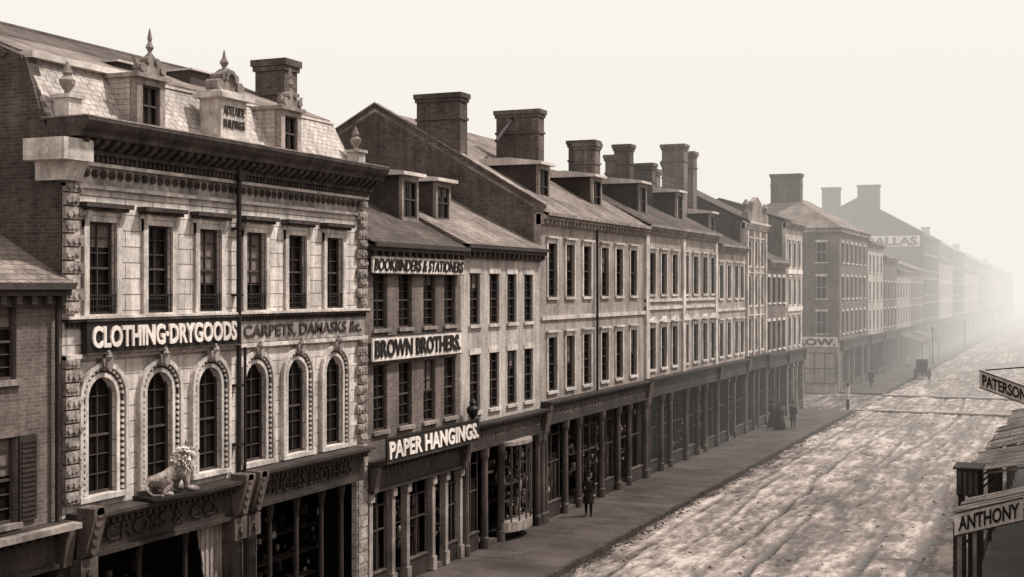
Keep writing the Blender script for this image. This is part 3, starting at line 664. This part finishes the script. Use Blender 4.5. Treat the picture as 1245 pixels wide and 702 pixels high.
# ------------------------------------------------------------ right-hand awnings and signs
b=Bld('shop_awning',(40,1.5,3.5))
def awn(x0,x1,yo,zo,zi):
    n=int((x1-x0)/.3)
    for i in range(n):
        a=x0+i*(x1-x0)/n; dz=.02*R(); dy=.25*R()-.1
        if R()<.06: continue
        b.add('boards',[(a,yo+dy,zo+dz),(a+.27,yo+dy,zo+dz),(a+.27,-.7,zi+dz),(a,-.7,zi+dz),(a,yo+dy,zo+dz-.04),(a+.27,yo+dy,zo+dz-.04),(a+.27,-.7,zi+dz-.04),(a,-.7,zi+dz-.04)],
          [(0,1,2,3),(7,6,5,4),(0,4,5,1),(1,5,6,2),(2,6,7,3),(3,7,4,0)])
    b.wbox('timber',x0,x1,yo-.14,yo-.02,zo-.22,zo-.05)
    x=x0+.15
    while x<x1:
        b.wbox('posts',x-.07,x+.07,yo-.15,yo-.01,.13,zo-.22); b.rod('posts',(x,yo-.1,zo-.8),(x,yo-.8,zo-.12),.035); x+=2.6
    for k in range(int((x1-x0)/1.3)+1):
        xx=x0+.05+k*1.3; b.rod('timber',(xx,yo-.05,zo-.1),(xx,-.7,zi-.1),.05,4)
awn(37.2,41.3,3.1,3.25,4.3); awn(43.8,49.5,3.2,3.7,4.5); awn(52,61,3.1,3.5,4.6); awn(64,72,3.0,3.3,4.2)
b.finish()
b=Bld('projecting_shop_stall',(42,2.5,3)); 
b.wbox('panel',42.2,43.4,2.75,3.4,3.2,4.0); b.wbox('panel',42.1,43.5,2.65,3.5,4.0,4.06)
for k in range(4): b.wbox('slats',42.15,42.2,2.78+k*.16,2.88+k*.16,3.25,3.95)
for y in(2.8,3.3): b.wbox('panel',42.3,42.42,y-.06,y+.06,.13,3.2); b.wbox('panel',43.2,43.32,y-.06,y+.06,.13,3.2)
b.mats['panel']=MT['shop']; b.mats['slats']=MT['shopm']; b.finish()
def rake_sign(name,txt,x,yL,zL,yR,zR,h,bm,lm,brackets=True):
    s=Bld(name,(x,(yL+yR)/2,zL)); dy=yL-yR
    vs=[(x,yL,zL),(x,yR,zR),(x,yR,zR+h),(x,yL,zL+h),(x+.06,yL,zL),(x+.06,yR,zR),(x+.06,yR,zR+h),(x+.06,yL,zL+h)]
    s.add('panel',vs,[(0,1,2,3),(7,6,5,4),(0,4,5,1),(1,5,6,2),(2,6,7,3),(3,7,4,0)]); s.mats['panel']=bm
    for za in(0,h): s.rod('edge_moulding',(x-.01,yL,zL+za),(x-.01,yR,zR+za),.025,4)
    s.mats['edge_moulding']=MT['shop']
    sl=(zR-zL)/dy
    F=Matrix(((0,1,0,x-.02),(-1,0,0,yL-.1),(sl,0,1,zL+h*.17+.1*sl),(0,0,0,1)))
    s.text(txt,0,dy-.2,0,h*.66,0,lm,name='letters',bold=.025,fitloc=F,ext=.01)
    if brackets:
        s.rod('iron',(x+.03,yL-.2,zL+h),(x+.03,-.7,zR+h+1.2),.025); s.rod('iron',(x+.03,yR,zR),(x+.03,-.7,zR),.03)
    s.finish()
rake_sign('anthony_sign','ANTHONY',36.6,3.0,2.95,1.3,3.48,.6,MT['white'],MT['letterdark'],False)
b=Bld('sign_post',(36.7,3,0)); b.wbox('posts',36.68,36.8,2.82,2.94,.13,3.45); b.wbox('posts',36.68,36.8,2.45,2.55,.13,3.5); b.rod('posts',(36.74,2.9,3.5),(36.74,-.7,4.4),.05,4); b.mats['posts']=MT['shopl']; b.finish()
rake_sign('paterson_sign','PATERSON&Co',50.,3.25,5.95,1.0,5.15,.62,MT['white'],MT['letterdark'])

# ------------------------------------------------------------ skinned figures
def skinobj(name,verts,edges,rad,m,parent,sub=1,root=0):
    me=bpy.data.meshes.new(name); me.from_pydata(verts,edges,[]); ob=bpy.data.objects.new(name,me); COL.objects.link(ob)
    mo=ob.modifiers.new('Skin','SKIN'); mo.use_smooth_shade=True
    sv=me.skin_vertices[0].data
    for i,r in enumerate(rad):
        sv[i].radius=(r,r) if not isinstance(r,tuple) else r
        sv[i].use_root=(i==root)
    s2=ob.modifiers.new('Sub','SUBSURF'); s2.levels=sub; s2.render_levels=sub
    me.materials.append(m); ob.parent=parent; return ob
def person(name,loc,rot,kind='man',cm='cloth',stride=.12):
    e=bpy.data.objects.new(name,None); COL.objects.link(e); e.location=loc; e.rotation_euler=(0,0,rot)
    V=[(0,0,.95),(0,0,1.15),(0,0,1.36),(0,0,1.47),(0,.09,.88),(stride,.1,.5),(stride*.6,.1,.09),(stride*.6+.15,.11,.045),(0,-.09,.88),(-stride*.3,-.1,.5),(-stride*1.6,-.1,.1),(-stride*1.6+.14,-.11,.045),
       (0,.17,1.4),(-.05,.23,1.14),(.08,.24,.93),(0,-.17,1.4),(.0,-.23,1.14),(.12,-.22,.95)]
    E=[(0,1),(1,2),(2,3),(0,4),(4,5),(5,6),(6,7),(0,8),(8,9),(9,10),(10,11),(2,12),(12,13),(13,14),(2,15),(15,16),(16,17)]
    Rr=[(.15,.12),(.14,.11),(.17,.12),.07,.1,.075,.05,.045,.1,.075,.05,.045,.075,.055,.04,.075,.055,.04]
    skinobj('clothed_body',V,E,Rr,MT[cm],e)
    hv=[(0,0,1.44),(0,0,1.5),(.015,0,1.57),(.02,0,1.65)]; skinobj('head',hv,[(0,1),(1,2),(2,3)],[.055,.05,.085,.085],MT['skin'],e,2)
    for sg,(wx,wy,wz) in((1,(.08,.24,.93)),(-1,(.12,-.22,.95))):
        hv=[(wx,wy,wz),(wx+.02,wy,wz-.05)];he=[(0,1)];hr=[.028,.035]
        for k in range(5):
            n=len(hv); q=(k-2)*.018
            if k==4: hv+=[(wx+.05,wy-sg*.02,wz-.06),(wx+.07,wy-sg*.02,wz-.09)]
            else: hv+=[(wx+.01+q*1.1,wy,wz-.1-.004*k),(wx+.03+q*1.1,wy-sg*.01,wz-.14+.006*abs(k-1))]
            he+=[(1,n),(n,n+1)]; hr+=[.01,.008]
        skinobj('hand',hv,he,hr,MT['skin'],e,1)
    b=Bld('x',D=0); 
    b.lathe('nose',.105,0,[(.012,1.565),(.02,1.575),(.008,1.615)],6)
    for sg in(-1,1):
        b.lathe('ears',.02,sg*.085,[(.012,1.56),(.02,1.59),(.012,1.62)],6); b.lathe('eyes',.098,sg*.03,[(.004,1.612),(.009,1.618),(.004,1.624)],6)
    b.lathe('mouth',.1,0,[(.018,1.538),(.016,1.543)],6)
    if kind=='man':
        b.lathe('coat_skirt',0,0,[(.17,1.12),(.19,.95),(.24,.6),(.25,.55),(.22,.56),(.15,1.1)],14)
        b.lathe('hat',.01,0,[(.15,1.66),(.15,1.675),(.1,1.68),(.095,1.85),(.1,1.86)],14)
    else:
        b.lathe('coat_skirt',0,0,[(.14,1.12),(.24,.9),(.36,.4),(.42,.04),(.4,.03),(.1,1.1)],18)
        b.lathe('hat',-.02,0,[(.11,1.6),(.125,1.66),(.1,1.73),(.03,1.76)],12); b.lathe('shawl',-.01,0,[(.09,1.48),(.2,1.38),(.27,1.1),(.2,1.12)],14)
    for p,(vv,ff) in b.parts.items():
        me=bpy.data.meshes.new(p); me.from_pydata(vv,[],ff)
        for q in me.polygons:q.use_smooth=True
        me.materials.append(MT['skin'] if p in('nose','ears') else MT['hair'] if p in('eyes','mouth') else MT['cloth2'] if p=='shawl' else MT[cm]); o=bpy.data.objects.new(p,me); COL.objects.link(o); o.parent=e
person('standing_man',(51.0,18.5,.13),math.radians(200)); 
person('woman_in_long_skirt',(87.4,18.2,.13),math.radians(20),'woman'); person('walking_man',(88.3,17.5,.13),math.radians(10),'man','cloth2',.2); person('woman_in_long_skirt',(88.6,18.9,.13),math.radians(200),'woman','cloth')
person('walking_man',(128,18.,.13),0,'man','cloth',.2)

# lion
e=bpy.data.objects.new('lion_statue',None); COL.objects.link(e); e.location=(24.3,19.3,4.74); e.rotation_euler=(0,0,math.radians(-14)); e.scale=(.78,.78,.95)
V=[(0,0,.40),(.45,0,.46),(.92,0,.62),(1.12,0,.86),(1.28,-.03,1.04),(1.46,-.08,.98),
 (1.0,.2,.42),(.92,.24,.16),(1.4,.2,.09),(1.0,-.2,.42),(.95,-.26,.16),(1.45,-.24,.09),
 (.02,.18,.36),(.38,.28,.32),(.05,.3,.1),(.4,.32,.07),(.02,-.18,.36),(.4,-.28,.32),(.05,-.3,.1),(.42,-.33,.07),
 (-.25,0,.42),(-.42,-.12,.25),(-.3,-.3,.1),(.0,-.46,.07)]
E=[(0,1),(1,2),(2,3),(3,4),(4,5),(2,6),(6,7),(7,8),(2,9),(9,10),(10,11),(0,12),(12,13),(13,14),(14,15),(0,16),(16,17),(17,18),(18,19),(0,20),(20,21),(21,22),(22,23)]
Rr=[.21,.19,.25,.21,.17,.1,.13,.09,.08,.13,.09,.08,.16,.12,.07,.07,.16,.12,.07,.07,.05,.035,.03,.05]
skinobj('body',V,E,Rr,MT['lion'],e,2)
b=Bld('m',D=0)
for i in range(210):
    t=R(); cen=Vector((.95+.28*t,-.02*t,.66+.36*t)); a=R()*2*math.pi; ax=Vector((.55,0,.8)).normalized(); p1=ax.orthogonal().normalized(); p2=ax.cross(p1)
    d=(p1*math.cos(a)+p2*math.sin(a)); 
    if d.x>.75 and t>.5: continue
    st=cen+d*.17; en=cen+d*(.28+.12*R())+Vector((-.08,0,-.12*R())); b.rod('mane',st,en,.055,5,.01)
for sg in(-1,1):
    b.rod('ears',(1.23,sg*.12-.03,1.17),(1.23,sg*.16-.03,1.28),.05,6,.02); b.rod('eyes',(1.41,sg*.07-.05,1.08),(1.43,sg*.075-.05,1.085),.02,6)
b.rod('nose_tip',(1.53,-.1,1.02),(1.56,-.11,1.01),.04,6)
b.wbox('plinth',-.45,1.65,-.5,.45,-.02,.05)
for p,(vv,ff) in b.parts.items():
    me=bpy.data.meshes.new(p); me.from_pydata([tuple(q) for q in vv],[],ff); me.materials.append(MT['mane'] if p=='mane' else MT['lion'] if p=='ears' else MT['board']); o=bpy.data.objects.new(p,me); COL.objects.link(o); o.parent=e
b=Bld('cornice_urn',(41.6,19.4,4.95)); b.lathe('urn',41.75,.35,[(.14,4.7),(.1,4.85),(.07,4.95),(.2,5.15),(.22,5.3),(.1,5.42),(.14,5.5),(.02,5.68)],10); b.mats['urn']=MT['board']; b.finish()

def lamp(loc,h=4.3):
    x,y=loc; b=Bld('street_lamp',(x,y,0),D=y)
    b.lathe('post',x,0,[(.16,.1),(.14,.6),(.08,.7),(.055,h-1),(.09,h-.95),(.05,h-.85),(.05,h-.6)],8)
    b.rod('post',(x-.3,y,h-.95),(x+.3,y,h-.95),.02)
    b.lathe('lantern',x,0,[(.1,h-.6),(.2,h-.1)],4); b.lathe('lantern_cap',x,0,[(.24,h-.1),(.08,h+.1),(.03,h+.2)],4)
    b.mats.update(post=MT['iron'],lantern=MT['sashl'],lantern_cap=MT['iron']); b.finish()
lamp((170,16.5),4.6); lamp((220,16.5))
b=Bld('corner_post',(104.1,16.3,0),D=16.3); b.lathe('post',104.1,-.1,[(.13,.1),(.12,2.0),(.14,2.05),(.05,2.2)],8); b.lathe('white_band',104.1,-.1,[(.135,.9),(.125,1.9)],8); b.mats.update(post=MT['iron'],white_band=MT['white']); b.finish()
b=Bld('canvas_awning',(165,18,3),)
for u0_,u1_ in((163,172),(176,184)):
    b.prism('canvas',[(.2,3.9),(.2,3.95),(2.8,3.05),(2.8,2.8),(2.76,2.8),(2.76,3.0)],'u',u0_,u1_)
    for u in(u0_+.1,u1_-.1): b.rod('posts',(u,17.05,.13),(u,17.05,3),.04)
b.mats['canvas']=MT['shopm']; b.finish()
e=bpy.data.objects.new('horse_drawn_carriage',None); COL.objects.link(e); e.location=(143,14.9,.0)
b=Bld('c',D=0)
b.wbox('body',-.9,.7,-.5,.5,.75,1.25); b.prism('hood',[(-.95,1.25),(-1.0,1.9),(-.6,2.15),(.3,2.1),(.5,1.95),(.1,1.8),(-.1,1.25)],'o',-.55,.55); b.wbox('seat',.2,.6,-.45,.45,1.25,1.35)
for cx,r in((-.7,.6),(.9,.5)):
    for y in(-.7,.7):
        n=18
        for i in range(n):
            a=2*math.pi*i/n;c=2*math.pi*(i+1)/n; b.rod('wheels',(cx+r*math.cos(a),y,r+r*math.sin(a)),(cx+r*math.cos(c),y,r+r*math.sin(c)),.035,5)
        for i in range(5): a=math.pi*i/5; b.rod('wheels',(cx-r*math.cos(a),y,r-r*math.sin(a)),(cx+r*math.cos(a),y,r+r*math.sin(a)),.02,4)
    b.rod('axles',(cx,-.7,r),(cx,.7,r),.04)
for y in(-.4,.4): b.rod('shafts',(.9,y,.8),(3.2,y,1.1),.03)
for p,(vv,ff) in b.parts.items():
    me=bpy.data.meshes.new(p); me.from_pydata([tuple(q) for q in vv],[],ff); me.materials.append(MT['iron'] if p!='hood' else MT['cloth']); o=bpy.data.objects.new(p,me); COL.objects.link(o); o.parent=e
V=[(1.7,0,1.25),(2.2,0,1.2),(2.75,0,1.25),(3.05,0,1.6),(3.25,0,1.9),(3.55,0,1.7),
 (2.75,.17,1.05),(2.8,.17,.55),(2.78,.17,.3),(2.8,.17,.06),(2.75,-.17,1.05),(2.85,-.17,.58),(2.8,-.17,.3),(2.85,-.17,.06),
 (1.65,.18,1.1),(1.85,.18,.8),(1.55,.18,.5),(1.62,.18,.06),(1.65,-.18,1.1),(1.8,-.18,.8),(1.5,-.18,.5),(1.55,-.18,.06),(1.45,0,1.3),(1.3,0,.8)]
E=[(0,1),(1,2),(2,3),(3,4),(4,5),(2,6),(6,7),(7,8),(8,9),(2,10),(10,11),(11,12),(12,13),(0,14),(14,15),(15,16),(16,17),(0,18),(18,19),(19,20),(20,21),(0,22),(22,23)]
skinobj('horse',V,E,[.28,.27,.27,.16,.12,.07,.12,.07,.05,.06,.12,.07,.05,.06,.17,.11,.06,.06,.17,.11,.06,.06,.05,.05],MT['horse'],e,1)

# ------------------------------------------------------------ haze : mist given its own pale glow, thicker down the street
def glowing_haze(nm,x0,den):
    hz=bpy.data.materials.new(nm); hz.use_nodes=True; nt=hz.node_tree; nt.nodes.clear()
    out=nt.nodes.new('ShaderNodeOutputMaterial'); ab=nt.nodes.new('ShaderNodeVolumeAbsorption'); ab.inputs['Color'].default_value=(0,0,0,1); ab.inputs['Density'].default_value=den
    em=nt.nodes.new('ShaderNodeEmission'); em.inputs['Color'].default_value=(1.0,.95,.87,1); em.inputs['Strength'].default_value=.93*den  # emission stands in for sun and sky light scattered by the mist
    ad=nt.nodes.new('ShaderNodeAddShader'); nt.links.new(ab.outputs[0],ad.inputs[0]); nt.links.new(em.outputs[0],ad.inputs[1])
    nt.links.new(ad.outputs[0],out.inputs['Volume'])
    b=Bld('glowing_haze',(300,30,20)); b.wbox('air',x0,1200,-300,500,-1,60); b.mats['air']=hz; b.finish()
glowing_haze('thin_glowing_haze',60,.0026); glowing_haze('thick_glowing_haze',150,.0052)

# ------------------------------------------------------------ light
sunv=Vector((.34,-.43,.835)).normalized()
elev=math.asin(sunv.z); az=math.atan2(sunv.x,sunv.y)
w=bpy.data.worlds.new('World'); scene.world=w; w.use_nodes=True; nt=w.node_tree; N=nt.nodes; L=nt.links
bg=N['Background']; sky=N.new('ShaderNodeTexSky'); sky.sky_type='NISHITA'; sky.sun_disc=False; sky.sun_elevation=elev; sky.sun_rotation=az; sky.dust_density=5
bw=N.new('ShaderNodeRGBToBW'); L.new(sky.outputs[0],bw.inputs[0])
mx=N.new('ShaderNodeMath'); mx.operation='MULTIPLY_ADD'; mx.inputs[1].default_value=.2; mx.inputs[2].default_value=7.8; L.new(bw.outputs[0],mx.inputs[0])
sc=N.new('ShaderNodeVectorMath'); sc.operation='SCALE'; sc.inputs[0].default_value=(1.025,.98,.92); L.new(mx.outputs[0],sc.inputs['Scale']); L.new(sc.outputs[0],bg.inputs[0]); bg.inputs[1].default_value=.115
sl=bpy.data.lights.new('sun','SUN'); sl.energy=4.9; sl.angle=math.radians(3); sl.color=(1,.96,.9); so=bpy.data.objects.new('sun',sl); COL.objects.link(so); so.rotation_euler=sunv.to_track_quat('Z','Y').to_euler(); so.location=(0,-20,40)

cam=bpy.data.cameras.new('camera'); co=bpy.data.objects.new('camera',cam); COL.objects.link(co); co.location=(0,0,9.5); cam.sensor_width=36; cam.lens=1600/1245*36
co.rotation_euler=(math.pi/2,0,TH-math.pi/2); cam.clip_end=6000; scene.camera=co
scene.view_settings.view_transform='Standard'; scene.view_settings.look='None'; scene.view_settings.exposure=0
